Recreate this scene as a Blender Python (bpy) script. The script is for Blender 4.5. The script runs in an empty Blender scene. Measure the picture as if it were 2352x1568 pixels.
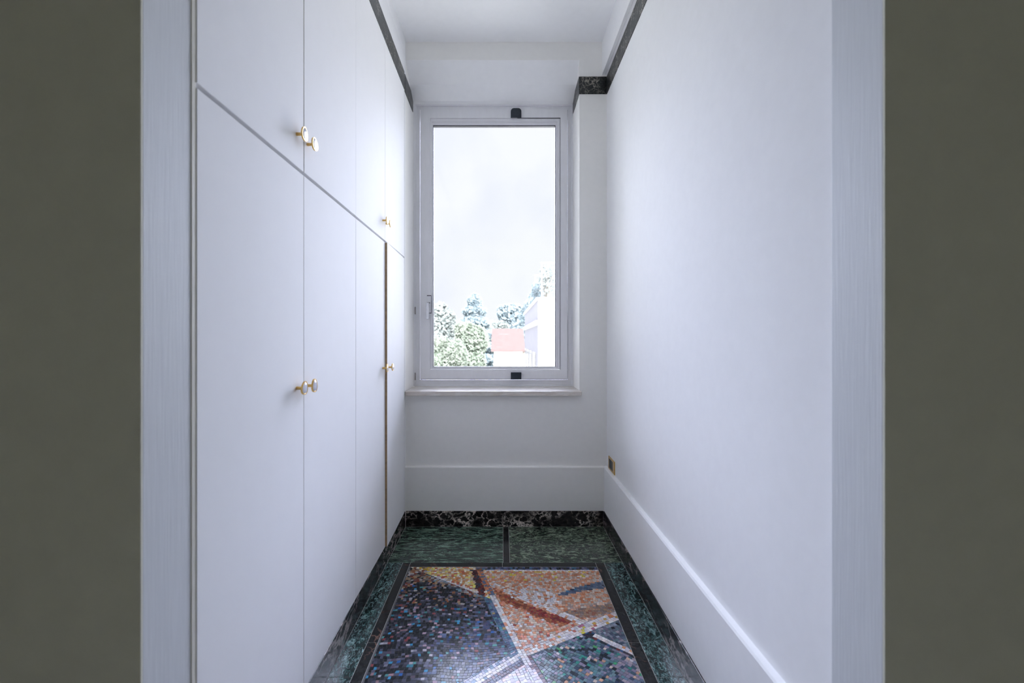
import bpy, bmesh, math, random
from mathutils import Vector, Matrix, noise

# ------------------------------------------------------------------ camera
H = 1.1586                       # eye height above the floor
FPX = 16.0 / 36.0 * 2352         # focal length in pixels of the 2352 px frame
VX, VY = 1154.0, 778.0           # where the optical axis meets the picture
scene = bpy.context.scene
COL = scene.collection
cam_d = bpy.data.cameras.new('camera')
cam = bpy.data.objects.new('camera', cam_d)
COL.objects.link(cam)
cam.location = (0, 0, H)
cam.rotation_euler = (math.pi / 2, 0, 0)
cam_d.sensor_width = 36
cam_d.lens = 16
cam_d.shift_x = (1176 - VX) / 2352
cam_d.shift_y = -(784 - VY) / 2352
cam_d.clip_start = 0.02
cam_d.clip_end = 500
cam_d.dof.use_dof = True
cam_d.dof.focus_distance = 2.3
cam_d.dof.aperture_fstop = 2.8
scene.camera = cam

# ------------------------------------------------------------------ world: bright overcast sky
w = bpy.data.worlds.new('overcast_sky')
scene.world = w
w.use_nodes = True
nt = w.node_tree
for n in list(nt.nodes):
    nt.nodes.remove(n)
out = nt.nodes.new('ShaderNodeOutputWorld')
bg = nt.nodes.new('ShaderNodeBackground')
tc = nt.nodes.new('ShaderNodeTexCoord')
nz = nt.nodes.new('ShaderNodeTexNoise')
nz.inputs['Scale'].default_value = 5.0
nz.inputs['Detail'].default_value = 5.0
nz.inputs['Roughness'].default_value = 0.5
rp = nt.nodes.new('ShaderNodeValToRGB')
rp.color_ramp.elements[0].position = 0.34
rp.color_ramp.elements[0].color = (0.875, 0.89, 0.99, 1)
rp.color_ramp.elements[1].position = 0.60
rp.color_ramp.elements[1].color = (0.975, 0.975, 1.0, 1)
nt.links.new(tc.outputs['Generated'], nz.inputs['Vector'])
nt.links.new(nz.outputs['Fac'], rp.inputs['Fac'])
nt.links.new(rp.outputs['Color'], bg.inputs['Color'])
nt.links.new(bg.outputs['Background'], out.inputs['Surface'])
bg.inputs['Strength'].default_value = 0.955

# added sky fill lamp: a very wide soft disc on the window side
sun_d = bpy.data.lights.new('sky_fill_lamp', 'SUN')
sun = bpy.data.objects.new('sky_fill_lamp', sun_d)
COL.objects.link(sun)
sun_d.energy = 13.0
sun_d.color = (0.72, 0.765, 1.0)
sun_d.angle = math.radians(54)
sun.location = (0, 30, 20)
sun.rotation_euler = Vector((0.0, -1.0, -0.44)).to_track_quat('-Z', 'Y').to_euler()

# the sun itself stands behind the house and lights what lies outside from the viewer's side
sun2_d = bpy.data.lights.new('sun', 'SUN')
sun2 = bpy.data.objects.new('sun', sun2_d)
COL.objects.link(sun2)
sun2_d.energy = 30.0
sun2_d.color = (0.93, 0.93, 1.0)
sun2_d.angle = math.radians(12)
sun2.location = (-10, -30, 40)
sun2.rotation_euler = Vector((-0.25, 1.0, -0.75)).to_track_quat('-Z', 'Y').to_euler()

scene.view_settings.view_transform = 'Standard'
scene.view_settings.look = 'None'
scene.view_settings.gamma = 1.0
scene.view_settings.use_curve_mapping = False
scene.view_settings.exposure = 0.14
scene.cycles.max_bounces = 16
scene.cycles.diffuse_bounces = 10
scene.cycles.transparent_max_bounces = 16

# ------------------------------------------------------------------ helpers
def s2l(c):
    return tuple(((v / 255.0) / 12.92 if v <= 10.3 else ((v / 255.0 + 0.055) / 1.055) ** 2.4) for v in c)

def px_floor(px, py, z=0.0):
    Y = FPX * (H - z) / (py - VY)
    return ((px - VX) * Y / FPX, Y)

WL = {}
def link(o, center, parent=None):
    COL.objects.link(o)
    WL[o.name] = Vector(center)
    if parent is not None:
        o.parent = parent
        o.location = Vector(center) - WL[parent.name]
    else:
        o.location = center
    return o

def empty(name, loc):
    o = bpy.data.objects.new(name, None)
    o.empty_display_size = 0.05
    return link(o, loc)

def from_bm(name, bm, mat, parent=None, smooth=False):
    bmesh.ops.recalc_face_normals(bm, faces=bm.faces)
    vs = [v.co for v in bm.verts]
    lo = Vector((min(v.x for v in vs), min(v.y for v in vs), min(v.z for v in vs)))
    hi = Vector((max(v.x for v in vs), max(v.y for v in vs), max(v.z for v in vs)))
    c = Vector(((lo.x + hi.x) / 2, (lo.y + hi.y) / 2, lo.z))
    bmesh.ops.translate(bm, verts=bm.verts, vec=-c)
    me = bpy.data.meshes.new(name)
    bm.to_mesh(me)
    bm.free()
    if smooth:
        for p in me.polygons:
            p.use_smooth = True
    mats = mat if isinstance(mat, (list, tuple)) else [mat]
    for m in mats:
        me.materials.append(m)
    o = bpy.data.objects.new(name, me)
    return link(o, c, parent)

def add_box(bm, x0, x1, y0, y1, z0, z1, bevel=0.0, seg=2, mi=0):
    pts = [(x0, y0, z0), (x1, y0, z0), (x1, y1, z0), (x0, y1, z0),
           (x0, y0, z1), (x1, y0, z1), (x1, y1, z1), (x0, y1, z1)]
    vs = [bm.verts.new(p) for p in pts]
    fs = []
    for f in ((0, 3, 2, 1), (4, 5, 6, 7), (0, 1, 5, 4), (1, 2, 6, 5), (2, 3, 7, 6), (3, 0, 4, 7)):
        fc = bm.faces.new([vs[i] for i in f])
        fc.material_index = mi
        fs.append(fc)
    if bevel > 0:
        es = list({e for f in fs for e in f.edges})
        bmesh.ops.bevel(bm, geom=es, offset=bevel, segments=seg, profile=0.5, affect='EDGES')
    return vs

def box(name, dims, mat, parent=None, bevel=0.0, seg=2):
    bm = bmesh.new()
    add_box(bm, *dims, bevel=bevel, seg=seg)
    return from_bm(name, bm, mat, parent)

def prism(bm, pts, axis, a0, a1):
    """extrude a 2-D outline along an axis: axis 'x' pts=(y,z), 'y' pts=(x,z), 'z' pts=(x,y)"""
    def mk(p, a):
        return {'x': (a, p[0], p[1]), 'y': (p[0], a, p[1]), 'z': (p[0], p[1], a)}[axis]
    A = [bm.verts.new(mk(p, a0)) for p in pts]
    B = [bm.verts.new(mk(p, a1)) for p in pts]
    n = len(pts)
    bm.faces.new(A)
    bm.faces.new(B[::-1])
    for i in range(n):
        bm.faces.new((A[i], B[i], B[(i + 1) % n], A[(i + 1) % n]))

def ring(bm, x0, x1, z0, z1, wl, wr, wt, wb, y0, y1):
    """rectangular frame in the XZ plane, from y0 (front) to y1"""
    o = [(x0, z0), (x1, z0), (x1, z1), (x0, z1)]
    i = [(x0 + wl, z0 + wb), (x1 - wr, z0 + wb), (x1 - wr, z1 - wt), (x0 + wl, z1 - wt)]
    V = lambda p, y: bm.verts.new((p[0], y, p[1]))
    of, nf, ob, nb = [V(p, y0) for p in o], [V(p, y0) for p in i], [V(p, y1) for p in o], [V(p, y1) for p in i]
    for k in range(4):
        j = (k + 1) % 4
        bm.faces.new((of[k], of[j], nf[j], nf[k]))
        bm.faces.new((ob[k], nb[k], nb[j], ob[j]))
        bm.faces.new((of[k], ob[k], ob[j], of[j]))
        bm.faces.new((nf[k], nf[j], nb[j], nb[k]))

def tag(o, label=None, cat=None, group=None, kind=None):
    if label: o['label'] = label
    if cat: o['category'] = cat
    if group: o['group'] = group
    if kind: o['kind'] = kind
    return o

# ------------------------------------------------------------------ materials
def principled(name, color=(0.8, 0.8, 0.8), rough=0.5, metal=0.0, spec=0.5):
    m = bpy.data.materials.new(name)
    m.use_nodes = True
    b = m.node_tree.nodes['Principled BSDF']
    b.inputs['Base Color'].default_value = (*color, 1)
    b.inputs['Roughness'].default_value = rough
    b.inputs['Metallic'].default_value = metal
    b.inputs['Specular IOR Level'].default_value = spec
    return m, m.node_tree, b

def N(nt, t, **kw):
    n = nt.nodes.new(t)
    for k, v in kw.items():
        if k in n.inputs:
            n.inputs[k].default_value = v
        else:
            setattr(n, k, v)
    return n

def pos(nt, scale=(1, 1, 1), rot=(0, 0, 0)):
    g = N(nt, 'ShaderNodeNewGeometry')
    mp = N(nt, 'ShaderNodeMapping')
    mp.inputs['Scale'].default_value = scale
    mp.inputs['Rotation'].default_value = rot
    nt.links.new(g.outputs['Position'], mp.inputs['Vector'])
    return mp.outputs['Vector']

def ramp(nt, fac, stops):
    r = N(nt, 'ShaderNodeValToRGB')
    el = r.color_ramp.elements
    el[0].position, el[0].color = stops[0][0], (*stops[0][1], 1)
    el[1].position, el[1].color = stops[1][0], (*stops[1][1], 1)
    for p, c in stops[2:]:
        e = el.new(p)
        e.color = (*c, 1)
    nt.links.new(fac, r.inputs['Fac'])
    return r.outputs['Color']

def plaster(name, color, rough=0.6, bump=0.02, scale=(60, 60, 60), var=0.03, spec=0.3):
    m, nt, b = principled(name, color, rough, spec=spec)
    v = pos(nt, scale)
    n1 = N(nt, 'ShaderNodeTexNoise', Scale=1.0, Detail=4.0)
    nt.links.new(v, n1.inputs['Vector'])
    lo = tuple(c * (1 - var) for c in color)
    hi = tuple(min(1, c * (1 + var)) for c in color)
    nt.links.new(ramp(nt, n1.outputs['Fac'], [(0.3, lo), (0.7, hi)]), b.inputs['Base Color'])
    bp = N(nt, 'ShaderNodeBump', Strength=bump, Distance=0.01)
    nt.links.new(n1.outputs['Fac'], bp.inputs['Height'])
    nt.links.new(bp.outputs['Normal'], b.inputs['Normal'])
    return m

M = {}
M['wall'] = plaster('wall_paint', (0.90, 0.90, 0.905), 0.8, 0.015, (30, 30, 30), 0.01, spec=0.12)
M['end_wall'] = plaster('end_wall_paint', (0.90, 0.89, 0.865), 0.6, 0.015, (30, 30, 30), 0.01)
M['ceiling'] = plaster('ceiling_paint', (0.93, 0.93, 0.935), 0.7, 0.01, (25, 25, 25), 0.01)
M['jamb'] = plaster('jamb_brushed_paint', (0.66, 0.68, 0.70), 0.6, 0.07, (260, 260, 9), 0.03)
M['hall'] = plaster('hall_olive_paint', (0.72, 0.71, 0.61), 0.8, 0.02, (20, 20, 20), 0.02)
M['hallfloor'] = plaster('hall_floor_stone', (0.45, 0.43, 0.40), 0.4, 0.01, (8, 8, 8), 0.15)
M['lacquer'] = plaster('white_lacquer', (0.89, 0.89, 0.90), 0.75, 0.006, (15, 15, 15), 0.006, spec=0.12)
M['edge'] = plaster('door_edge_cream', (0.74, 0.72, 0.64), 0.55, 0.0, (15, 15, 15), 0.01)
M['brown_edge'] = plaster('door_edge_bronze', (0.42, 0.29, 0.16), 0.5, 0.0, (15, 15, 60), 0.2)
M['carcass'] = plaster('carcass_grey', (0.30, 0.28, 0.27), 0.7, 0.0, (15, 15, 15), 0.05)
M['frame'] = plaster('window_enamel', (0.80, 0.80, 0.83), 0.35, 0.006, (40, 40, 12), 0.02, spec=0.5)
M['gasket'] = principled('black_gasket', (0.02, 0.02, 0.03), 0.5)[0]
M['plastic'] = plaster('slate_plastic', (0.028, 0.038, 0.050), 0.4, 0.02, (80, 80, 80), 0.1)
M['socket'] = principled('black_socket', (0.012, 0.012, 0.014), 0.35)[0]
M['chrome'] = principled('pale_metal', (0.72, 0.72, 0.76), 0.25, 0.6)[0]
M['shadow_slot'] = principled('groove_grey', (0.12, 0.12, 0.12), 0.7)[0]

def brass():
    m, nt, b = principled('brushed_brass', (0.70, 0.45, 0.16), 0.3, 1.0)
    n1 = N(nt, 'ShaderNodeTexNoise', Scale=1.0, Detail=3.0)
    nt.links.new(pos(nt, (300, 300, 300)), n1.inputs['Vector'])
    nt.links.new(ramp(nt, n1.outputs['Fac'], [(0.3, (0.55, 0.34, 0.10)), (0.7, (0.80, 0.55, 0.22))]), b.inputs['Base Color'])
    return m
M['brass'] = brass()
def enamel():
    m, nt, b = principled('pearl_enamel', (0.83, 0.84, 0.87), 0.15)
    b.inputs['Coat Weight'].default_value = 0.5
    n1 = N(nt, 'ShaderNodeTexNoise', Scale=1.0, Detail=2.0)
    nt.links.new(pos(nt, (120, 120, 120)), n1.inputs['Vector'])
    nt.links.new(ramp(nt, n1.outputs['Fac'], [(0.3, (0.58, 0.61, 0.72)), (0.7, (0.70, 0.71, 0.78))]), b.inputs['Base Color'])
    return m
M['enamel'] = enamel()

def vein_marble(name, scale, dark, mid, vein, density=0.5, width=0.05, rough=0.16, rot=(0, 0, 0), warp=0.35):
    """dark stone with a broken net of pale veins"""
    m, nt, b = principled(name, dark, rough, spec=0.28)
    v = pos(nt, scale, rot)
    nzw = N(nt, 'ShaderNodeTexNoise', Scale=1.3, Detail=5.0, Roughness=0.6)
    nt.links.new(v, nzw.inputs['Vector'])
    sub = N(nt, 'ShaderNodeVectorMath', operation='SUBTRACT')
    nt.links.new(nzw.outputs['Color'], sub.inputs[0])
    sub.inputs[1].default_value = (0.5, 0.5, 0.5)
    sc = N(nt, 'ShaderNodeVectorMath', operation='SCALE')
    nt.links.new(sub.outputs[0], sc.inputs[0])
    sc.inputs['Scale'].default_value = warp * 3
    ad = N(nt, 'ShaderNodeVectorMath', operation='ADD')
    nt.links.new(v, ad.inputs[0])
    nt.links.new(sc.outputs[0], ad.inputs[1])
    vo = N(nt, 'ShaderNodeTexVoronoi', feature='DISTANCE_TO_EDGE', Scale=1.0)
    nt.links.new(ad.outputs[0], vo.inputs['Vector'])
    vf = N(nt, 'ShaderNodeMapRange')
    vf.inputs['From Min'].default_value = 0.0
    vf.inputs['From Max'].default_value = width
    vf.inputs['To Min'].default_value = 1.0
    vf.inputs['To Max'].default_value = 0.0
    nt.links.new(vo.outputs['Distance'], vf.inputs['Value'])
    mk = N(nt, 'ShaderNodeTexNoise', Scale=0.45, Detail=3.0)
    nt.links.new(v, mk.inputs['Vector'])
    mf = N(nt, 'ShaderNodeMapRange')
    mf.inputs['From Min'].default_value = 0.62 - density * 0.3
    mf.inputs['From Max'].default_value = 0.80 - density * 0.3
    nt.links.new(mk.outputs['Fac'], mf.inputs['Value'])
    mul = N(nt, 'ShaderNodeMath', operation='MULTIPLY')
    nt.links.new(vf.outputs[0], mul.inputs[0])
    nt.links.new(mf.outputs[0], mul.inputs[1])
    n2 = N(nt, 'ShaderNodeTexNoise', Scale=2.6, Detail=6.0, Roughness=0.65)
    nt.links.new(v, n2.inputs['Vector'])
    base = ramp(nt, n2.outputs['Fac'], [(0.42, dark), (0.72, mid)])
    mx = N(nt, 'ShaderNodeMix', data_type='RGBA')
    nt.links.new(mul.outputs[0], mx.inputs['Factor'])
    nt.links.new(base, mx.inputs[6])
    mx.inputs[7].default_value = (*vein, 1)
    nt.links.new(mx.outputs[2], b.inputs['Base Color'])
    return m

def green_marble(name, scale, dark, mid, pale, rough=0.2, rot=(0, 0, 0), warp=0.8, lo=0.40, hi=0.63, veins=1.3):
    """serpentine green stone: streaked ridges of pale green over a dark ground"""
    m, nt, b = principled(name, dark, rough)
    v = pos(nt, scale, rot)
    n0 = N(nt, 'ShaderNodeTexNoise', Scale=0.7, Detail=3.0)
    nt.links.new(v, n0.inputs['Vector'])
    n1 = N(nt, 'ShaderNodeTexNoise', Scale=2.2, Detail=8.0, Roughness=0.68, Distortion=warp)
    nt.links.new(v, n1.inputs['Vector'])
    c1 = ramp(nt, n1.outputs['Fac'], [(lo, dark), (0.5 * (lo + hi), mid), (hi, pale)])
    # thin crisp veins where a second noise crosses its middle
    n2 = N(nt, 'ShaderNodeTexNoise', Scale=1.5, Detail=6.0, Roughness=0.6, Distortion=warp)
    nt.links.new(v, n2.inputs['Vector'])
    s = N(nt, 'ShaderNodeMath', operation='SUBTRACT')
    nt.links.new(n2.outputs['Fac'], s.inputs[0]); s.inputs[1].default_value = 0.5
    a = N(nt, 'ShaderNodeMath', operation='ABSOLUTE')
    nt.links.new(s.outputs[0], a.inputs[0])
    mr = N(nt, 'ShaderNodeMapRange')
    mr.inputs['From Min'].default_value = 0.0
    mr.inputs['From Max'].default_value = 0.016
    mr.inputs['To Min'].default_value = veins
    mr.inputs['To Max'].default_value = 0.0
    nt.links.new(a.outputs[0], mr.inputs['Value'])
    mm = N(nt, 'ShaderNodeMath', operation='MULTIPLY')
    nt.links.new(mr.outputs[0], mm.inputs[0])
    nt.links.new(n0.outputs['Fac'], mm.inputs[1])
    mx = N(nt, 'ShaderNodeMix', data_type='RGBA')
    nt.links.new(mm.outputs[0], mx.inputs['Factor'])
    nt.links.new(c1, mx.inputs[6])
    mx.inputs[7].default_value = (pale[0] * 1.8 + 0.05, pale[1] * 1.7 + 0.05, pale[2] * 1.8 + 0.05, 1)
    nt.links.new(mx.outputs[2], b.inputs['Base Color'])
    return m

M['skirt_back'] = vein_marble('black_marble_white_net', (17, 17, 21), (0.006, 0.006, 0.007), (0.05, 0.042, 0.038), (0.88, 0.78, 0.70), 0.68, 0.10, warp=0.75)
M['skirt_side'] = vein_marble('black_marble_streaked', (24, 9, 20), (0.006, 0.007, 0.010), (0.045, 0.040, 0.044), (0.42, 0.36, 0.35), 0.62, 0.12, rot=(0.6, 0, 0), warp=0.6)
M['band'] = vein_marble('dark_band_marble', (34, 34, 34), (0.010, 0.014, 0.015), (0.060, 0.062, 0.058), (0.50, 0.46, 0.40), 0.55, 0.07, rough=0.3, warp=0.6)
M['strip'] = vein_marble('black_border_marble', (17, 17, 17), (0.010, 0.012, 0.013), (0.032, 0.032, 0.033), (0.30, 0.17, 0.13), 0.28, 0.06)
M['green_a'] = green_marble('green_marble_streaked', (6, 27, 20), (0.003, 0.012, 0.008), (0.026, 0.062, 0.044), (0.24, 0.35, 0.27), rot=(0, 0, 0.06))
M['green_b'] = green_marble('green_marble_clouded', (8, 15, 14), (0.004, 0.015, 0.009), (0.040, 0.070, 0.046), (0.28, 0.34, 0.25), rot=(0, 0, -0.15), warp=1.6)
M['green_c'] = green_marble('teal_marble_veined', (24, 12, 20), (0.001, 0.010, 0.010), (0.010, 0.050, 0.047), (0.28, 0.45, 0.43), rot=(0, 0, 0.5), warp=1.3, lo=0.42, hi=0.66, veins=1.5)
M['sill'] = green_marble('cream_marble', (5, 14, 14), (0.66, 0.59, 0.53), (0.72, 0.665, 0.61), (0.77, 0.73, 0.69), rough=0.15, warp=0.6, veins=0.0)
M['grout'] = plaster('pale_grout', (0.46, 0.46, 0.45), 0.7, 0.02, (200, 200, 200), 0.2)
M['mosaic_grout'] = plaster('mosaic_grout', (0.11, 0.11, 0.115), 0.6, 0.02, (300, 300, 300), 0.3)

def tessera_mat():
    m, nt, b = principled('tessera_stone', (0.3, 0.3, 0.3), 0.20, spec=0.22)
    at = N(nt, 'ShaderNodeAttribute', attribute_name='stone_colour')
    n1 = N(nt, 'ShaderNodeTexNoise', Scale=1.0, Detail=3.0)
    nt.links.new(pos(nt, (420, 420, 420)), n1.inputs['Vector'])
    mr = N(nt, 'ShaderNodeMapRange')
    mr.inputs['To Min'].default_value = 0.72
    mr.inputs['To Max'].default_value = 1.25
    nt.links.new(n1.outputs['Fac'], mr.inputs['Value'])
    sc = N(nt, 'ShaderNodeVectorMath', operation='SCALE')
    nt.links.new(at.outputs['Color'], sc.inputs[0])
    nt.links.new(mr.outputs[0], sc.inputs['Scale'])
    nt.links.new(sc.outputs[0], b.inputs['Base Color'])
    return m
M['tessera'] = tessera_mat()

def glass():
    m = bpy.data.materials.new('window_glass')
    m.use_nodes = True
    nt = m.node_tree
    for n in list(nt.nodes):
        nt.nodes.remove(n)
    o = N(nt, 'ShaderNodeOutputMaterial')
    t = N(nt, 'ShaderNodeBsdfTransparent')
    t.inputs['Color'].default_value = (0.97, 0.985, 0.985, 1)
    g = N(nt, 'ShaderNodeBsdfGlossy', Roughness=0.02)
    fr = N(nt, 'ShaderNodeFresnel', IOR=1.25)
    mx = N(nt, 'ShaderNodeMixShader')
    nt.links.new(fr.outputs[0], mx.inputs[0])
    nt.links.new(t.outputs[0], mx.inputs[1])
    nt.links.new(g.outputs[0], mx.inputs[2])
    nt.links.new(mx.outputs[0], o.inputs['Surface'])
    return m
M['glass'] = glass()

def foliage(name, c0, c1, thin=False):
    m, nt, b = principled(name, c0, 0.7, spec=0.2)
    n1 = N(nt, 'ShaderNodeTexNoise', Scale=1.0, Detail=3.0)
    nt.links.new(pos(nt, (0.9, 0.9, 0.9)), n1.inputs['Vector'])
    rc = ramp(nt, n1.outputs['Fac'], [(0.3, c0), (0.7, c1)])
    nt.links.new(rc, b.inputs['Base Color'])
    if thin:
        # light shines through thin leaves
        tr = N(nt, 'ShaderNodeBsdfTranslucent')
        nt.links.new(rc, tr.inputs['Color'])
        mx = N(nt, 'ShaderNodeMixShader')
        mx.inputs[0].default_value = 0.5
        o = nt.nodes['Material Output']
        nt.links.new(b.outputs[0], mx.inputs[1])
        nt.links.new(tr.outputs[0], mx.inputs[2])
        nt.links.new(mx.outputs[0], o.inputs['Surface'])
    return m

# ================================================================== ROOM SHELL
XL, XLr = -0.597, -0.602          # wardrobe / skirting face, plane of the left wall beside the window
XR, XRP, XRS = 0.650, 0.629, 0.6225   # right wall, its low panel, its skirting
YE, YEP, YES = 2.830, 2.812, 2.808    # end wall, its low panel, its skirting
YF0, YF1 = 0.757, 0.8795           # front wall with the doorway
ZC = 3.003
ZL = 0.368                        # ledge of the low panel
BZ0, BZ1 = 2.679, 2.788           # stone band
YW = 3.09                         # window plane
OX0, OX1, OZ0, OZ1 = -0.602, 0.4785, 0.838, 2.892   # window recess

def struct(o, label, cat):
    return tag(o, label, cat, kind='structure')

floor = struct(box('floor', (-0.75, 0.75, YF0, 3.0, -0.12, -0.0011), M['grout']), 'dark marble floor with green slabs, black borders and a mosaic panel', 'floor')
struct(box('ceiling', (-1.30, 0.85, YF0, 3.2, ZC, ZC + 0.15), M['ceiling']), 'plain white ceiling above the narrow passage', 'ceiling')

bm = bmesh.new()
add_box(bm, XR, XR + 0.15, YF1 - 0.003, 3.2, -0.12, ZC)
struct(from_bm('wall_right', bm, M['wall']), 'long smooth white wall facing the wardrobes', 'wall')

bm = bmesh.new()
add_box(bm, -1.35, -1.20, YF0, 3.2, -0.12, ZC)          # behind the wardrobes
add_box(bm, -1.20, XLr, 2.795, YE, -0.12, ZC)           # return beside the window
struct(from_bm('wall_left', bm, M['wall']), 'white wall behind the wardrobes and its return at the window', 'wall')

bm = bmesh.new()
add_box(bm, -1.35, XLr, YE, 3.25, -0.12, ZC)
add_box(bm, OX1, XR + 0.15, YE, 3.25, -0.12, ZC)
add_box(bm, XLr, OX1, YE, 3.25, -0.12, OZ0 - 0.03)
add_box(bm, XLr, OX1, YE, 3.25, OZ1, ZC)
struct(from_bm('wall_back', bm, M['end_wall']), 'grey-white end wall around the tall window', 'wall')

# sloped cover over the window recess
bm = bmesh.new()
prism(bm, [(YE + 0.001, OZ1 - 0.001), (YE + 0.001, OZ1 + 0.02), (3.2, OZ1 + 0.02), (3.2, 2.70), (YW + 0.01, 2.742), (3.05, 2.752), (2.95, 2.806), (2.90, 2.842)], 'x', XLr, OX1)
struct(from_bm('trim_1', bm, M['ceiling']), 'sloping white cover panel above the window', 'trim')

# low panels with a ledge on the right and end walls
def ledge_profile(face, back, z0, z1, s):
    e = (back - face)
    return [(face, z0), (face, z1 - 0.006), (face + e * 0.22, z1), (back, z1 + 0.002), (back, z0)]
bm = bmesh.new()
prism(bm, ledge_profile(XRP, XR, 0.0, ZL, 1), 'y', YF1 + 0.002, YE)
struct(from_bm('trim_2', bm, M['wall']), 'low raised white panel with a ledge along the right wall', 'trim')
bm = bmesh.new()
prism(bm, ledge_profile(YEP, YE, 0.0, ZL, 1), 'x', XLr, XRP)
struct(from_bm('trim_3', bm, M['end_wall']), 'low raised panel with a ledge under the window', 'trim')

# skirtings
SK = 0.097
struct(box('baseboard_back', (XL, XRS, YES, YEP, 0.0, SK), M['skirt_back'], bevel=0.0012), 'black marble skirting with white veins under the window', 'skirting')
struct(box('baseboard_right', (XRS, XRP, YF1 + 0.002, YES, 0.0, SK), M['skirt_side'], bevel=0.0015), 'streaked black marble skirting along the right wall', 'skirting')
struct(box('baseboard_left', (XL - 0.02, XL, YF1 + 0.003, 2.80, 0.0, SK), M['skirt_side'], bevel=0.0012), 'streaked black marble plinth beneath the wardrobe doors', 'skirting')

# stone band round the room
def band(n, dims, label):
    struct(box('trim_%d' % n, dims, M['band'], bevel=0.0012), label, 'trim')
band(4, (XR - 0.003, XR + 0.001, YF1 + 0.002, YE, BZ0, BZ1), 'dark stone band high on the right wall')
band(5, (OX1, XR - 0.003, YE - 0.003, YE + 0.001, BZ0, BZ1), 'short dark stone band beside the window recess')
band(6, (OX1 - 0.003, OX1 + 0.001, YE - 0.003, 3.075, BZ0, BZ1), 'dark stone band on the right reveal of the window')
band(7, (XLr - 0.001, XLr + 0.003, 2.800, 3.055, BZ0, BZ1), 'dark stone band on the left reveal of the window')
band(8, (XL - 0.02, XL, YF1 + 0.003, 2.775, BZ0, BZ1), 'dark stone band above the upper wardrobe doors')

# dropped fascias under the ceiling edge
bm = bmesh.new()
add_box(bm, 0.619, XR, YF1, YE, 2.803, ZC)
add_box(bm, 0.619, 0.6345, YF1, YE, 2.797, 2.804)
add_box(bm, 0.6385, XR, YF1, YE, 2.795, 2.804)
struct(from_bm('trim_9', bm, M['ceiling']), 'white dropped fascia with a grooved underside above the right wall', 'trim')
struct(box('trim_10', (-0.66, -0.600, YF1, 2.800, 2.902, ZC), M['ceiling']), 'white fascia under the ceiling above the wardrobes', 'trim')
struct(box('trim_11', (XL - 0.02, XL + 0.0005, YF1 + 0.003, 2.778, BZ1 + 0.001, 2.898), M['lacquer'], bevel=0.001), 'white filler strip between wardrobe band and ceiling fascia', 'trim')

# doorway: the wall between the hall and the passage
DX0, DX1, DZ = -0.6015, 0.6360, 2.42
bm = bmesh.new()
add_box(bm, -1.9, DX0 - 0.012, YF0 + 0.004, YF1 - 0.006, -0.12, ZC)
add_box(bm, DX1 + 0.012, 1.9, YF0 + 0.004, YF1 - 0.006, -0.12, ZC)
add_box(bm, DX0 - 0.012, DX1 + 0.012, YF0 + 0.004, YF1 - 0.006, DZ + 0.012, ZC)
add_box(bm, DX0, DX1, YF0, YF0 + 0.004, DZ, ZC)
add_box(bm, -1.9, DX0, YF0, YF0 + 0.004, -0.12, ZC)
add_box(bm, DX1, 1.9, YF0, YF0 + 0.004, -0.12, ZC)
struct(from_bm('wall_front', bm, M['hall']), 'dim olive-grey hall wall around the doorway', 'wall')
JY0, JY1 = YF0 + 0.004, YF1
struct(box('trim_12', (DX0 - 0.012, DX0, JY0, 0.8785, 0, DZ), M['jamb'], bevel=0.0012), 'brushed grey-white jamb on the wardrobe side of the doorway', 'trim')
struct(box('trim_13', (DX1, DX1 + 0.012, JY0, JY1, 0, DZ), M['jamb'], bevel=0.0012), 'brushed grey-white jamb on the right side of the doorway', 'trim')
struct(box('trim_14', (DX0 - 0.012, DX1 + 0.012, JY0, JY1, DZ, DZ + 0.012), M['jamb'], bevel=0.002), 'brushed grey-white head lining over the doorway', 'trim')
struct(box('trim_15', (XL - 0.03, XL - 0.0025, 0.8786, 0.8906, 0, DZ), M['edge'], bevel=0.0008), 'narrow cream filler strip between doorway jamb and wardrobe', 'trim')
# hall behind the camera
bm = bmesh.new()
add_box(bm, -1.9, -1.75, -1.75, YF0, -0.12, ZC)
add_box(bm, 1.75, 1.9, -1.75, YF0, -0.12, ZC)
add_box(bm, -1.9, 1.9, -1.90, -1.75, -0.12, ZC)
add_box(bm, -1.9, 1.9, -1.90, YF0, ZC, ZC + 0.15)
struct(from_bm('wall_hall', bm, M['hall']), 'olive-grey walls and ceiling of the hall behind the doorway', 'wall')
struct(box('floor_hall', (-1.75, 1.75, -1.75, YF0, -0.12, 0.0), M['hallfloor']), 'pale stone floor of the hall', 'floor')

# ================================================================== WINDOW
win = tag(empty('window_1', ((OX0 + OX1) / 2, YW, OZ0)), 'tall white metal window with a single pane at the end of the passage', 'window', kind='structure')
bm = bmesh.new()
ring(bm, -0.602, 0.4785, 0.838, 2.76, 0.017, 0.010, 0.024, 0.014, YW - 0.008, 3.18)
ring(bm, -0.586, 0.469, 0.851, 2.737, 0.026, 0.026, 0.022, 0.030, YW, 3.17)
from_bm('outer_frame', bm, M['frame'], win)
bm = bmesh.new()
ring(bm, -0.556, 0.439, 0.887, 2.711, 0.067, 0.047, 0.060, 0.063, YW - 0.012, YW + 0.03)
sash = from_bm('sash', bm, M['frame'], win)
bm = bmesh.new()
ring(bm, -0.4870, 0.3905, 0.9520, 2.6490, 0.010, 0.018, 0.020, 0.010, YW - 0.008, YW + 0.03)
from_bm('inner_bead', bm, M['frame'], sash)
bm = bmesh.new()
ring(bm, -0.4765, 0.3720, 0.9625, 2.6285, 0.0050, 0.0110, 0.018, 0.0055, YW - 0.001, YW + 0.03)
from_bm('glazing_bead', bm, M['frame'], sash)
bm = bmesh.new()
ring(bm, -0.4713, 0.3612, 0.9683, 2.6105, 0.0024, 0.0030, 0.0050, 0.0024, YW + 0.006, YW + 0.03)
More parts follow.
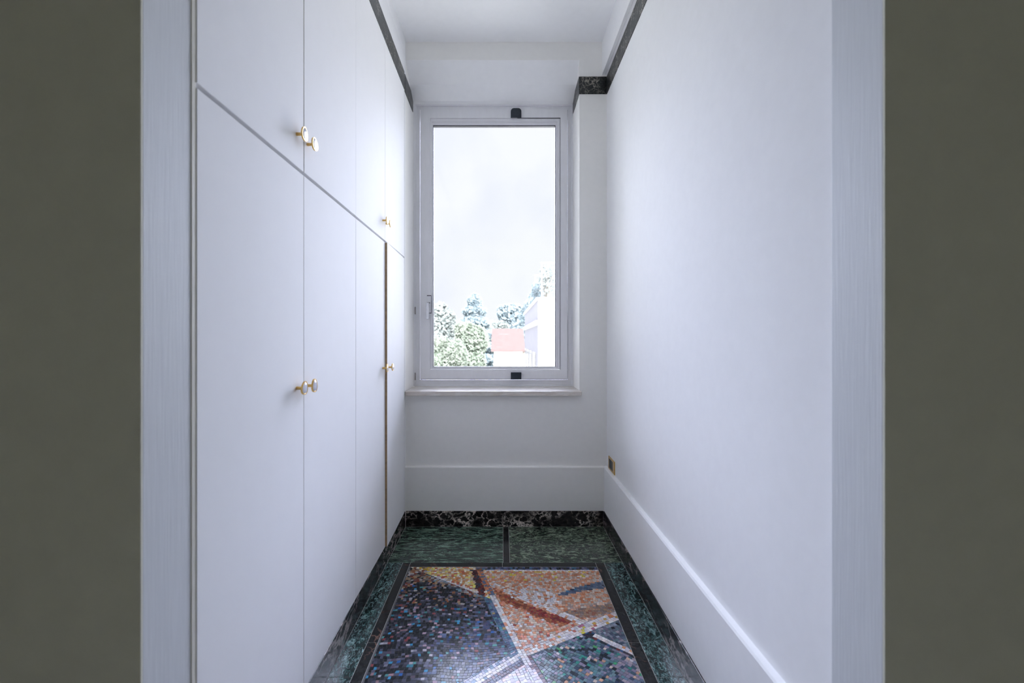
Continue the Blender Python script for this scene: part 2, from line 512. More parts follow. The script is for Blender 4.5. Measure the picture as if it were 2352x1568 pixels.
from_bm('gasket', bm, M['gasket'], sash)
box('pane', (-0.472, 0.362, YW + 0.020, YW + 0.024, 0.967, 2.612), M['glass'], sash)
# shadow gaps of the pivoting casement
bm = bmesh.new()
add_box(bm, 0.10, 0.392, YW - 0.0128, YW - 0.010, 2.6500, 2.6530)
add_box(bm, 0.3905, 0.3925, YW - 0.0126, YW - 0.010, 0.95, 2.653)
add_box(bm, -0.556, 0.439, YW - 0.004, YW - 0.001, 0.8825, 0.8870)
add_box(bm, 0.4395, 0.4415, YW - 0.004, YW + 0.0, 0.885, 2.711)
from_bm('casement_gap', bm, M['gasket'], win)
# pivots
def pivot(z0, z1, arch):
    bm = bmesh.new()
    x0, x1 = 0.0565, 0.1275
    if arch:
        r = 0.022
        pts = [(x0, z0), (x1, z0), (x1, z1 - r)]
        for k in range(1, 6):
            a = math.pi / 2 * k / 6
            pts.append((x1 - r + r * math.cos(a), z1 - r + r * math.sin(a)))
        pts.append((x1 - r, z1)); pts.append((x0 + r, z1))
        for k in range(1, 6):
            a = math.pi / 2 + math.pi / 2 * k / 6
            pts.append((x0 + r + r * math.cos(a), z1 - r + r * math.sin(a)))
        pts.append((x0, z1 - r))
        prism(bm, pts, 'y', YW - 0.030, YW - 0.010)
        prism(bm, [(x0 + 0.004, z0 + 0.004), (x1 - 0.004, z0 + 0.004), (x1 - 0.004, z1 - r), (x1 - r, z1 - 0.006), (x0 + r, z1 - 0.006), (x0 + 0.004, z1 - r)], 'y', YW - 0.033, YW - 0.029)
    else:
        add_box(bm, x0, x1, YW - 0.030, YW - 0.010, z0, z1, bevel=0.002)
        add_box(bm, x0 + 0.006, x1 - 0.006, YW - 0.034, YW - 0.029, z0 + 0.008, z1 - 0.012, bevel=0.001)
        add_box(bm, x0, x1, YW - 0.036, YW - 0.029, z1 - 0.008, z1, bevel=0.002)
    return from_bm('pivot', bm, M['plastic'], sash)
pivot(2.652, 2.710, True)
pivot(0.886, 0.933, False)
# handle in its recess on the left stile
hz = lambda py: H - (py - VY) * YW / FPX
hx = lambda px: (px - VX) * YW / FPX
hd = from_bm('handle', (lambda b: (add_box(b, hx(981.5), hx(991.5), YW - 0.016, YW - 0.010, hz(720), hz(679), bevel=0.001), b)[1])(bmesh.new()), M['frame'], win)
box('lever', (hx(980.8), hx(987.0), YW - 0.036, YW - 0.018, hz(733), hz(696), ), M['chrome'], hd, bevel=0.002)
bm = bmesh.new()
add_box(bm, hx(981.5), hx(991.5), YW - 0.0175, YW - 0.0155, hz(680), hz(678.4))
add_box(bm, hx(982), hx(989), YW - 0.020, YW - 0.0155, hz(696.6), hz(694.8))
add_box(bm, hx(987), hx(991.5), YW - 0.0175, YW - 0.0155, hz(720), hz(718.4))
add_box(bm, hx(991.0), hx(991.9), YW - 0.0175, YW - 0.0135, hz(720), hz(680))
from_bm('slot', bm, M['gasket'], hd)
# hinges knuckles on the left edge of the outer frame
for zc in (0.905, 1.35):
    bm = bmesh.new()
    bmesh.ops.create_cone(bm, cap_ends=True, segments=10, radius1=0.004, radius2=0.004, depth=0.05)
    bmesh.ops.translate(bm, verts=bm.verts, vec=(-0.590, YW - 0.010, zc))
    from_bm('hinge_pin', bm, M['carcass'], win)
# marble sill
box('window_sill', (-0.5965, 0.487, 2.788, YW + 0.005, 0.808, 0.838), M['sill'], win, bevel=0.004, seg=3)

# ================================================================== WARDROBES
DT = 0.020          # door thickness
YD = [0.891, 1.3706, 1.856, 2.321, 2.772]
G = 0.0013          # half gap
def door(parent, y0, y1, z0, z1, mats, off=0.0, open_y=None, open_d=0.0):
    bm = bmesh.new()
    x1 = XL - 0.001 + off
    add_box(bm, x1 - DT, x1, y0, y1, z0, z1, bevel=0.0008, seg=1)
    bm.faces.ensure_lookup_table()
    bm.normal_update()
    for f in bm.faces:
        if abs(f.normal.x) < 0.5 and f.normal.y < -0.9:
            f.material_index = 1
    if open_y is not None:
        for v in bm.verts:
            v.co.x += open_d * (open_y - v.co.y) / (y1 - y0)
    return from_bm('door', bm, mats, parent)

rng = random.Random(5)
def pebble(a0, k):
    """rounded, slightly egg-shaped outline in (y, z)"""
    pts = []
    for i in range(28):
        a = 2 * math.pi * i / 28
        r = 1.0 + 0.055 * math.cos(2 * (a - a0)) + 0.045 * math.cos(3 * (a - a0) + k)
        pts.append((math.cos(a) * r, math.sin(a) * r))
    return pts

def knob(parent, y, z, x0, a0):
    kn = bpy.data.objects.new('knob', None)
    kn.empty_display_size = 0.02
    link(kn, (x0, y, z), parent)
    # stem
    bm = bmesh.new()
    bmesh.ops.create_cone(bm, cap_ends=True, segments=16, radius1=0.0048, radius2=0.0044, depth=0.021)
    bmesh.ops.rotate(bm, verts=bm.verts, matrix=Matrix.Rotation(math.pi / 2, 3, 'Y'))
    bmesh.ops.translate(bm, verts=bm.verts, vec=(x0 + 0.0105, y, z))
    from_bm('stem', bm, M['brass'], kn, smooth=False)
    P = pebble(a0, a0 * 2)
    R = 0.0195
    def loop(bm, s, x):
        return [bm.verts.new((x, y + p[0] * s, z + p[1] * s)) for p in P]
    def skin(bm, L):
        for A, B in zip(L[:-1], L[1:]):
            for i in range(len(A)):
                j = (i + 1) % len(A)
                bm.faces.new((A[i], A[j], B[j], B[i]))
    bm = bmesh.new()
    L = [loop(bm, R * 0.80, x0 + 0.0195), loop(bm, R * 0.97, x0 + 0.0205), loop(bm, R, x0 + 0.0225), loop(bm, R, x0 + 0.0245),
         loop(bm, R * 0.985, x0 + 0.0255), loop(bm, R * 0.87, x0 + 0.0255), loop(bm, R * 0.85, x0 + 0.0243)]
    skin(bm, L)
    bm.faces.new(L[0]); bm.faces.new(L[-1])
    from_bm('rim', bm, M['brass'], kn)
    bm = bmesh.new()
    L = [loop(bm, R * 0.85, x0 + 0.0243), loop(bm, R * 0.85, x0 + 0.0250), loop(bm, R * 0.72, x0 + 0.0256), loop(bm, R * 0.3, x0 + 0.0259)]
    skin(bm, L)
    bm.faces.new(L[-1])
    from_bm('inlay', bm, M['enamel'], kn, smooth=True)
    return kn

def cabinet(name, i, z0, z1, label, ky, kz, offs, open_last=False):
    y0, y1 = YD[i], YD[i + 2]
    e = tag(empty(name, (-0.9, (y0 + y1) / 2, z0)), label, 'wardrobe')
    bm = bmesh.new()      # open-fronted carcass
    xf = XL - DT - 0.004
    add_box(bm, -1.19, xf, y0 + 0.002, y0 + 0.020, z0, z1)
    add_box(bm, -1.19, xf, y1 - 0.020, y1 - 0.002, z0, z1)
    add_box(bm, -1.19, xf, y0 + 0.020, y1 - 0.020, z0, z0 + 0.018)
    add_box(bm, -1.19, xf, y0 + 0.020, y1 - 0.020, z1 - 0.018, z1)
    add_box(bm, -1.195, -1.19, y0 + 0.002, y1 - 0.002, z0, z1)
    from_bm('carcass', bm, M['carcass'], e)
    for k in range(2):
        a, b = YD[i + k] + G, YD[i + k + 1] - G
        if i + k == 0:
            a = YD[0]
        op = open_last and k == 1
        g = 0.005
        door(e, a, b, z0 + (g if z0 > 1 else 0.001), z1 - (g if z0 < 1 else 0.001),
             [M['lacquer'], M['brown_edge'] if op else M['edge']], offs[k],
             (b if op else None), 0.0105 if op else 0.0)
        knob(e, ky[k], kz, XL - 0.001 + offs[k] + (0.0100 if op else 0.0), rng.uniform(0, 6.28))
    return e

ZM = 1.655
cabinet('wardrobe', 0, SK + 0.001, ZM, 'tall lower wardrobe with two plain white doors nearest the doorway', (1.322, 1.392), 1.0155, (0.0, 0.0))
cabinet('wardrobe', 2, SK + 0.001, ZM, 'tall lower wardrobe nearest the window, one white door slightly ajar', (2.272, 2.345), 1.013, (0.0, 0.0), True)
cabinet('overhead_cabinet', 0, ZM, BZ0 - 0.001, 'upper wardrobe cupboard with two white doors nearest the doorway', (1.322, 1.392), 1.753, (0.0, 0.0008))
cabinet('overhead_cabinet', 2, ZM, BZ0 - 0.001, 'upper wardrobe cupboard with two white doors nearest the window', (2.272, 2.338), 1.750, (0.0, 0.0))

# ================================================================== POWER SOCKET
oy0, oy1, oz0, oz1 = 2.622, 2.770, 0.3725, 0.4485
soc = tag(empty('wall_socket', (XR, (oy0 + oy1) / 2, oz0)), 'small brass wall socket with black inserts just above the ledge', 'socket')
bm = bmesh.new()
ry = [(oy0, oz0, oy1, oz1), (oy0 + 0.034, oz0 + 0.010, oy1 - 0.018, oz1 - 0.010)]
def rect(y0, z0, y1, z1, x):
    return [bm.verts.new((x, y0, z0)), bm.verts.new((x, y1, z0)), bm.verts.new((x, y1, z1)), bm.verts.new((x, y0, z1))]
xa, xb = XR - 0.0005, XR - 0.006
Ls = [rect(*ry[0], xa), rect(*ry[0], xb + 0.002), rect(oy0 + 0.002, oz0 + 0.002, oy1 - 0.002, oz1 - 0.002, xb), rect(*ry[1], xb), rect(*ry[1], xa)]
for A, B in zip(Ls[:-1], Ls[1:]):
    for i in range(4):
        j = (i + 1) % 4
        bm.faces.new((A[i], A[j], B[j], B[i]))
from_bm('cover_plate', bm, M['brass'], soc)
my = (oy0 + 0.034, (oy0 + oy1) / 2 + 0.008, oy1 - 0.018)
for k in range(2):
    mod = box('socket_insert', (XR - 0.0052, XR - 0.0003, my[k] + 0.001, my[k + 1] - 0.001, oz0 + 0.0105, oz1 - 0.0105), M['plastic'] if k else M['socket'], soc, bevel=0.001)
    for dz in (-0.010, 0.0, 0.010):
        bm = bmesh.new()
        bmesh.ops.create_cone(bm, cap_ends=True, segments=10, radius1=0.0025, radius2=0.0025, depth=0.0010)
        bmesh.ops.rotate(bm, verts=bm.verts, matrix=Matrix.Rotation(math.pi / 2, 3, 'Y'))
        bmesh.ops.translate(bm, verts=bm.verts, vec=(XR - 0.0054, (my[k] + my[k + 1]) / 2, (oz0 + oz1) / 2 + dz))
        from_bm('pin_hole', bm, M['socket'], mod)

# ================================================================== FLOOR PIECES
MX0, MX1, MY1 = -0.468, 0.4800, 2.313      # mosaic field
MY0 = 1.02
J = 0.0010
def slab(name, x0, x1, y0, y1, mat, lab=None):
    bm = bmesh.new()
    add_box(bm, x0 + J, x1 - J, y0 + J, y1 - J, -0.0011, 0.0, bevel=0.0004, seg=1)
    return tag(from_bm(name, bm, mat, floor), lab)
YS = 2.3585
slab('marble_slab', XL, 0.0035, YS, YES, M['green_a'])
slab('border_strip', 0.0035, 0.0385, YS, YES, M['strip'])
slab('marble_slab', 0.0385, XRS, YS, YES, M['green_b'])
slab('border_strip', -0.4755, 0.0, MY1 + 0.002, YS, M['strip'])
slab('border_strip', 0.0, MX1 + 0.001, MY1 + 0.002, YS, M['strip'])
ys = [MY0 - 0.05, 1.30, 1.738, YS]
for a, b in zip(ys[:-1], ys[1:]):
    slab('border_strip', -0.5155, -0.4755, a, b, M['strip'])
    slab('border_strip', MX1 + 0.001, 0.5260, a, b, M['strip'])
ys = [MY0 - 0.05, 1.56, YS]
for k, (a, b) in enumerate(zip(ys[:-1], ys[1:])):
    slab('marble_slab', XL, -0.5155, a, b, M['green_c'])
    slab('marble_slab', 0.5260, XRS, a, b, M['green_c'])
slab('border_strip', -0.4755, MX1 + 0.001, MY0 - 0.05, MY0 - 0.002, M['strip'])
slab('marble_slab', XL, 0.0035, YF0, MY0 - 0.05, M['green_a'])
slab('marble_slab', 0.0035, XRS, YF0, MY0 - 0.05, M['green_b'])

# ------------------------------------------------------------------ mosaic
mosaic = tag(box('mosaic_panel', (MX0 - 0.0065, MX1, MY0, MY1 + 0.001, -0.0011, -0.0007), M['mosaic_grout'], floor), 'abstract mosaic of small coloured stone squares')

def q(cx, cy):            # measured points of the design
    return Vector(px_floor(700 + cx / 2.502, 1140 + cy / 2.502))
def clip(poly, p, d, side):
    """part of poly on one side (+1 left) of the line through p along d"""
    nrm = Vector((-d.y, d.x)) * side
    outp = []
    n = len(poly)
    for i in range(n):
        a, b = poly[i], poly[(i + 1) % n]
        da, db = (a - p).dot(nrm), (b - p).dot(nrm)
        if da >= 0:
            outp.append(a)
        if (da >= 0) != (db >= 0):
            outp.append(a + (b - a) * (da / (da - db)))
    return outp
def area(poly):
    return 0.5 * abs(sum(poly[i].x * poly[(i + 1) % len(poly)].y - poly[(i + 1) % len(poly)].x * poly[i].y for i in range(len(poly))))
def inside(poly, p):
    c = False
    n = len(poly)
    for i in range(n):
        a, b = poly[i], poly[(i + 1) % n]
        if (a.y > p.y) != (b.y > p.y) and p.x < (b.x - a.x) * (p.y - a.y) / (b.y - a.y) + a.x:
            c = not c
    return c
def dist_line(p, a, b):
    d = (b - a)
    t = max(0, min(1, (p - a).dot(d) / d.length_squared))
    return (p - (a + d * t)).length

FULL = [Vector((MX0, MY0)), Vector((MX1, MY0)), Vector((MX1, MY1)), Vector((MX0, MY1))]
V = q(1244, 930)
T = q(988, 425)
D1 = (T - V).normalized()
D2 = (q(1812, 705) - V).normalized()
D3 = (q(1010, 1071) - V).normalized()
D4 = (q(1372, 1071) - q(1285, 925)).normalized()
V4 = V
PL = lambda v: Vector((-v.y, v.x))
S_left = clip(clip(FULL, V, D1, 1), V, D3, -1)
S_tr = clip(clip(FULL, V, D1, -1), V, D2, 1)
S_r = clip(clip(FULL, V, D2, -1), V, D4, 1)
S_b = clip(clip(FULL, V, D3, 1), V, D4, -1)
A0, A1 = q(655, 425), q(1012, 566)
DA = (A1 - A0).normalized()
yellow = clip(S_left, A0, DA, 1)
S_left = clip(S_left, A0, DA, -1)
wband_p = V + PL(D3) * -0.045
white_l = clip(S_left, wband_p, D3, 1)
S_left2 = clip(S_left, wband_p, D3, -1)
teal = clip(S_left2, V + PL(D1) * 0.030, D1, -1)
dark = clip(S_left2, V + PL(D1) * 0.030, D1, 1)
top_strip = clip(S_tr, Vector((0, MY1 - 0.040)), Vector((1, 0)), 1)
S_tr = clip(S_tr, Vector((0, MY1 - 0.040)), Vector((1, 0)), -1)
wl1 = clip(S_tr, V + PL(D1) * -0.026, D1, 1)
S_tr = clip(S_tr, V + PL(D1) * -0.026, D1, -1)
wl2 = clip(S_tr, V + PL(D2) * 0.052, D2, -1)
S_tr = clip(S_tr, V + PL(D2) * 0.052, D2, 1)
E0, E1 = q(1100, 530), q(1540, 718)
DE = (E1 - E0).normalized()
up = clip(S_tr, E0, DE, 1)
low = clip(S_tr, E0, DE, -1)
e_row = clip(up, E0 + PL(DE) * 0.038, DE, -1)
up = clip(up, E0 + PL(DE) * 0.038, DE, 1)
purp4 = clip(S_r, V + PL(D4) * 0.040, D4, -1)
S_r = clip(S_r, V + PL(D4) * 0.040, D4, 1)
K0, K1 = q(1690, 795), q(1885, 882)
DK = (K1 - K0).normalized()
r_up = clip(S_r, K0, DK, 1)
r_dn = clip(S_r, K0, DK, -1)
purp3 = clip(S_b, V + PL(D3) * 0.030, D3, -1)
S_b = clip(S_b, V + PL(D3) * 0.030, D3, 1)

ang = lambda d: math.atan2(d.y, d.x)
REG = [('yellow', yellow, 0.0), ('white_l', white_l, ang(D3)), ('teal', teal, ang(D1)), ('dark', dark, 0.03),
       ('top', top_strip, 0.0), ('wl1', wl1, ang(D1)), ('wl2', wl2, ang(D2)), ('e_row', e_row, ang(DE)), ('up', up, 0.0),
       ('low', low, 'polar'), ('purp4', purp4, ang(D4)), ('r_up', r_up, ang(D2)), ('r_dn', r_dn, ang(DK)),
       ('purp3', purp3, ang(D3)), ('pale', S_b, ang(D4))]

BLACKS = [(22, 27, 33), (30, 34, 42), (38, 42, 52), (26, 34, 40)]
P_DARK = BLACKS * 6 + [(56, 60, 74)] * 7 + [(78, 80, 98)] * 5 + [(100, 102, 124)] * 3 + [(136, 136, 154)] * 1 + [(88, 76, 92)] * 2
P_SPARK = [(70, 150, 195), (60, 130, 150), (140, 72, 78), (178, 174, 186), (50, 100, 170), (150, 120, 130), (84, 150, 150), (176, 150, 168)]
P_WARM = [(120, 62, 50), (150, 96, 64), (168, 140, 112), (96, 70, 62), (132, 120, 112), (176, 170, 170), (110, 84, 90)]
P_BLUE = [(60, 74, 110), (78, 94, 132), (52, 60, 92), (96, 110, 146), (86, 84, 120)]
P_TEAL = [(84, 128, 156), (98, 118, 150), (74, 140, 160), (116, 128, 158), (70, 100, 130), (100, 146, 160)]
P_ORANGE = [(212, 138, 102), (222, 160, 126), (202, 128, 92), (218, 182, 160), (212, 200, 190), (196, 160, 140), (228, 208, 192), (208, 148, 118), (200, 180, 166), (220, 168, 142)]
P_YEL = [(222, 190, 140), (214, 168, 110), (232, 222, 196), (204, 132, 84), (216, 196, 168), (226, 214, 120), (190, 170, 150), (236, 230, 220), (196, 110, 84)]
P_WHITE = [(232, 228, 230), (222, 218, 224), (238, 236, 236), (206, 202, 212), (226, 214, 214)]
P_PINKW = [(232, 228, 230), (226, 170, 146), (214, 152, 128), (222, 212, 208), (204, 196, 200), (224, 190, 176), (238, 236, 236)]
P_FBAND = P_WHITE * 4 + [(214, 140, 104), (214, 206, 84), (176, 110, 134), (190, 178, 196), (204, 120, 110), (222, 196, 170), (200, 160, 80)]
P_BROWN = [(150, 84, 56), (168, 98, 66), (134, 70, 52), (186, 116, 80), (150, 60, 52)]
P_RED = [(136, 44, 48), (118, 40, 44), (156, 62, 52), (150, 84, 60)]
P_GREY = [(104, 112, 128), (126, 132, 146), (84, 96, 116), (140, 146, 158), (96, 116, 128), (116, 110, 130), (70, 82, 100), (150, 142, 152), (108, 128, 138)]
P_GREYTEAL = [(84, 104, 124), (104, 120, 142), (70, 96, 110), (92, 130, 138), (120, 130, 152), (60, 74, 98), (140, 132, 156), (112, 140, 148), (34, 44, 56), (44, 54, 66)]
P_PURPLE = [(84, 56, 84), (70, 60, 96), (98, 62, 82), (58, 64, 104), (110, 58, 72)]
P_PALE = [(226, 212, 226), (214, 208, 226), (232, 226, 234), (206, 196, 220), (228, 204, 214), (200, 206, 226)]

brown_poly = [q(1080, 525), q(1180, 575), q(1330, 640), q(1545, 716), q(1475, 745), q(1380, 712), q(1230, 640), q(1130, 600)]
red_poly = [q(1300, 632), q(1545, 716), q(1490, 728), q(1290, 655)]
wedge_poly = [q(1440, 568), q(1540, 528), q(1640, 500), q(1735, 480), q(1735, 524), q(1600, 540), q(1500, 566)]
darkred_poly = [q(955, 415), q(985, 420), q(1040, 545), q(1030, 572), q(995, 560)]
brownr_poly = [q(1500, 660), q(1600, 640), q(1780, 610), q(1800, 650), q(1640, 690), q(1540, 712)]
mr = random.Random(11)
def colour(reg, p):
    r = mr.random()
    ch = mr.choice
    if reg == 'dark':
        far = max(0.0, min(1.0, (p.y - 1.90) / 0.32))
        near_a = dist_line(p, A0, A1)
        if p.x < -0.36 and p.y > 2.17:
            return ch(P_WARM + BLACKS + [(120, 112, 104)] * 3)
        if near_a < 0.03:
            return ch(P_WARM + [(150, 150, 158), (90, 104, 116), (120, 150, 164), (60, 66, 80)])
        if r < 0.10 + 0.40 * far:
            return ch(P_WARM + BLACKS if far > 0.2 else P_SPARK)
        blue = max(0.0, 1 - (p - Vector((0.0, 1.70))).length / 0.30)
        if mr.random() < blue * 0.75:
            return ch(P_BLUE)
        if mr.random() < 0.075:
            return ch(P_SPARK)
        return ch(P_DARK)
    if reg == 'teal':
        if p.y > 2.06:
            return ch(P_RED + BLACKS + [(96, 110, 140)])
        return ch(P_TEAL + P_BLUE[:2] + ([(170, 150, 110)] if r < 0.2 else []))
    if reg == 'yellow':
        if inside(darkred_poly, p):
            return ch([(90, 40, 44), (70, 34, 40), (60, 60, 76), (120, 50, 44)])
        if dist_line(p, A0, A1) < 0.0125 and p.x > -0.33:
            return ch(P_WHITE)
        if p.x < -0.37:
            return ch(P_WARM + P_YEL[:3] + [(208, 170, 40)] * 2)
        return ch(P_YEL)
    if reg == 'top':
        if p.x < -0.10:
            return ch([(150, 90, 60), (84, 76, 80), (190, 160, 130), (96, 100, 120)])
        if p.y < MY1 - 0.0275:
            return ch(P_WHITE + [(224, 190, 160)])
        return ch(P_BLUE + BLACKS + [(110, 112, 134), (70, 110, 140), (130, 124, 148)])
    if reg == 'wl1':
        if p.y > 2.06:
            return ch([(104, 120, 150), (96, 108, 136), (206, 132, 96), (196, 122, 86)])
        if p.y < 1.74:
            return ch(P_PINKW + P_WHITE)
        return ch(P_WHITE * 2 + P_PINKW)
    if reg == 'wl2':
        if p.x < 0.22:
            return ch(P_PINKW)
        return ch(P_FBAND)
    if reg == 'e_row':
        return ch(P_WHITE * 2 + P_ORANGE[2:8]) if p.x > 0.0 else ch(P_ORANGE + P_WHITE)
    if reg == 'up':
        if inside(wedge_poly, p):
            return ch([(92, 108, 134), (104, 118, 142), (80, 96, 122), (120, 130, 150)] * 3 + [(70, 120, 156), (60, 66, 84)])
        if inside(brownr_poly, p):
            return ch([(150, 120, 108), (164, 130, 112), (140, 124, 120), (176, 140, 112), (150, 98, 80)])
        if p.y > MY1 - 0.053:
            return ch(P_ORANGE[:4] + [(222, 190, 90), (230, 220, 200)])
        if p.y > 2.18 and r < 0.05:
            return (216, 196, 84)
        if (p - Vector((0.14, 2.02))).length < 0.11 and r < 0.45:
            return ch(P_WHITE)
        if p.x > 0.28 and p.y < 2.0:
            return ch(P_ORANGE[3:] + [(168, 148, 140), (176, 152, 146), (150, 140, 140)])
        return ch(P_ORANGE + P_ORANGE + [(216, 206, 204)])
    if reg == 'low':
        if inside(red_poly, p):
            return ch(P_RED)
        if inside(brown_poly, p):
            return ch(P_BROWN)
        if p.y < V.y + 0.11:
            return ch(P_PINKW + [(222, 150, 130)] * 2)
        return ch(P_ORANGE * 2 + [(222, 150, 130)] * 3 + P_WHITE[:2] + [(168, 84, 70)])
    if reg == 'purp4':
        d = (p - V).dot(PL(D4))
        if d < 0.020:
            return ch(P_PALE if p.y < V.y - 0.02 else P_WHITE)
        return ch(P_PURPLE)
    if reg == 'r_up':
        return ch(P_GREY * 3 + BLACKS[:2] + [(150, 160, 180)])
    if reg == 'r_dn':
        dk = (p - K0).dot(PL(DK))
        if dk > -0.026 and p.x > K0.x - 0.02:
            return ch(P_WHITE * 3 + [(214, 150, 104), (216, 186, 120)])
        if dk > -0.038 and p.x > K0.x - 0.06:
            return ch([(60, 54, 66), (110, 50, 50), (40, 50, 60), (60, 90, 130)])
        if r < 0.045:
            return ch([(70, 158, 112), (60, 140, 130), (80, 150, 100)])
        if r < 0.16 and p.x > 0.2:
            return ch([(222, 206, 196), (206, 160, 136), (204, 198, 206), (214, 180, 160)])
        if p.x > 0.40 and r < 0.6:
            return ch([(134, 128, 148), (148, 138, 154), (160, 148, 158), (120, 122, 140)])
        return ch(P_GREYTEAL)
    if reg == 'purp3':
        return ch(P_PURPLE + [(60, 70, 112)] * 2)
    if reg == 'white_l':
        d = -(p - V).dot(PL(D3))
        if d > 0.028:
            return ch([(150, 156, 186), (186, 188, 212), (96, 130, 160), (84, 110, 150), (214, 206, 222)])
        return ch(P_WHITE * 3 + [(170, 164, 196), (110, 140, 170)])
    return ch(P_PALE)

SZ = 0.0127
tiles = []
def warp(p):
    return Vector((p.x + 0.0035 * math.sin(p.y * 31 + 1.0) + 0.002 * math.sin(p.x * 47 + p.y * 23),
                   p.y + 0.0042 * math.sin(p.x * 19 + 0.6) + 0.0022 * math.sin(p.x * 41 - p.y * 29)))
def emit(reg, poly, cell):
    n = len(poly)
    c = cell
    # clip the cell to the convex region
    for i in range(n):
        a, b = poly[i], poly[(i + 1) % n]
        c = clip(c, a, b - a, 1)
        if len(c) < 3:
            return
    ar = area(c)
    if ar < 1.6e-5:
        return
    ctr = sum(c, Vector((0, 0))) / len(c)
    tiles.append((reg, ctr, c, ar))
for reg, poly, a in REG:
    if len(poly) < 3:
        continue
    sgn = sum(poly[i].x * poly[(i + 1) % len(poly)].y - poly[(i + 1) % len(poly)].x * poly[i].y for i in range(len(poly)))
    if sgn < 0:
        poly = poly[::-1]
    rad = max((p - poly[0]).length for p in poly) + 0.05
    jit = lambda s=0.0011: Vector((mr.uniform(-s, s), mr.uniform(-s, s)))
    if a == 'polar':
        C = Vector((0.115, 2.06))
        r = 0.03
        while r < 0.62:
            r2 = r + SZ * mr.uniform(0.92, 1.08)
            na = max(6, int(2 * math.pi * r / SZ))
            o = mr.random()
            for k in range(na):
                t0, t1 = 2 * math.pi * (k + o) / na, 2 * math.pi * (k + 1 + o) / na
                cell = [C + Vector((math.cos(t), math.sin(t))) * rr + jit() for t, rr in ((t0, r), (t0, r2), (t1, r2), (t1, r))]
                emit(reg, poly, cell[::-1])
            r = r2
        continue
    base = poly[0]
    if reg in ('white_l', 'purp3', 'teal', 'wl1', 'wl2', 'purp4'):
        base = V
    if reg == 'e_row': base = E0
    if reg in ('r_dn', 'r_up'): base = K0
    if reg == 'yellow': base = A1
    if reg in ('top', 'up'): base = Vector((0, MY1 - 0.040))
    ca, sa = math.cos(a), math.sin(a)
    U, W = Vector((ca, sa)), Vector((-sa, ca))
    dowarp = reg in ('dark', 'yellow', 'up', 'r_up', 'r_dn', 'pale')
    nrow = int(rad / SZ) + 2
    vv = [0.0]
    for _ in range(nrow):
        vv.append(vv[-1] + SZ * mr.uniform(0.93, 1.07))
    neg = [0.0]
    for _ in range(nrow):
        neg.append(neg[-1] - SZ * mr.uniform(0.93, 1.07))
    edges = neg[:0:-1] + vv
    for v0, v1 in zip(edges[:-1], edges[1:]):
        u = -rad + mr.uniform(0, SZ)
        prev = [base + U * u + W * v0, base + U * u + W * v1]
        while u < rad:
            u += SZ * mr.choice((0.78, 0.9, 0.96, 1.0, 1.0, 1.06, 1.12, 1.3))
            nx = [base + U * u + W * v0 + jit(), base + U * u + W * v1 + jit()]
            cell = [prev[0], nx[0], nx[1], prev[1]]
            if dowarp:
                cell = [warp(p) for p in cell]
            prev = nx
            emit(reg, poly, cell)

def tile_geo(c, ctr, ar, verts, faces, off):
    g = 0.0011 / math.sqrt(ar)
    s0, s1 = 1 - g * 0.7, 1 - g * 1.25
    z = mr.uniform(-0.00012, 0.00012)
    tx, ty = mr.gauss(0, 0.006), mr.gauss(0, 0.006)
    n = len(c)
    i0 = len(verts)
    for s, zz in ((s0, -0.0008), (s0, -0.00025), (s1, 0.0)):
        for p in c:
            d = (p - ctr) * s
            verts.append((ctr.x + d.x - off.x, ctr.y + d.y - off.y, zz + z + (d.x * tx + d.y * ty if zz > -0.0007 else 0)))
    for k in range(2):
        for i in range(n):
            j = (i + 1) % n
            faces.append((i0 + k * n + i, i0 + k * n + j, i0 + (k + 1) * n + j, i0 + (k + 1) * n + i))
    faces.append(tuple(i0 + 2 * n + i for i in range(n)))
    return 2 * n + 1

def tess_mesh(name, verts, faces, cols):
    me = bpy.data.meshes.new(name)
    me.from_pydata(verts, [], faces)
    at = me.attributes.new('stone_colour', 'FLOAT_COLOR', 'FACE')
    flat = []
    for c in cols:
        flat.extend((*c, 1.0))
    at.data.foreach_set('color', flat)
    me.materials.append(M['tessera'])
    return me

def stone(reg, ctr):
    c = s2l(colour(reg, ctr))
    k = mr.uniform(0.88, 1.22)
    return tuple(min(0.95, v * k) for v in c)

def in_view(p):
    px, py = VX + FPX * p.x / p.y, VY + FPX * H / p.y
    return 0 < px < 2352 and py < 1560
big = sorted([t for t in tiles if in_view(t[1]) and len(t[2]) == 4], key=lambda t: -(t[3] / t[1].y ** 3))[:300]
bigset = {id(t) for t in big}
verts, faces, cols = [], [], []
for t in tiles:
    reg, ctr, c, ar = t
    col = stone(reg, ctr)
    if id(t) in bigset:
        v, f = [], []
        tile_geo(c, ctr, ar, v, f, ctr)
        o = bpy.data.objects.new('tessera', tess_mesh('tessera', v, f, [col] * len(f)))
        link(o, (ctr.x, ctr.y, 0.0), mosaic)
    else:
        nf = tile_geo(c, ctr, ar, verts, faces, Vector((0, 0)))
        cols.extend([col] * nf)
o = bpy.data.objects.new('tesserae', tess_mesh('tesserae', verts, faces, cols))
link(o, (0, 0, 0), mosaic)
tag(o, kind='stuff')
print('tesserae', len(tiles))

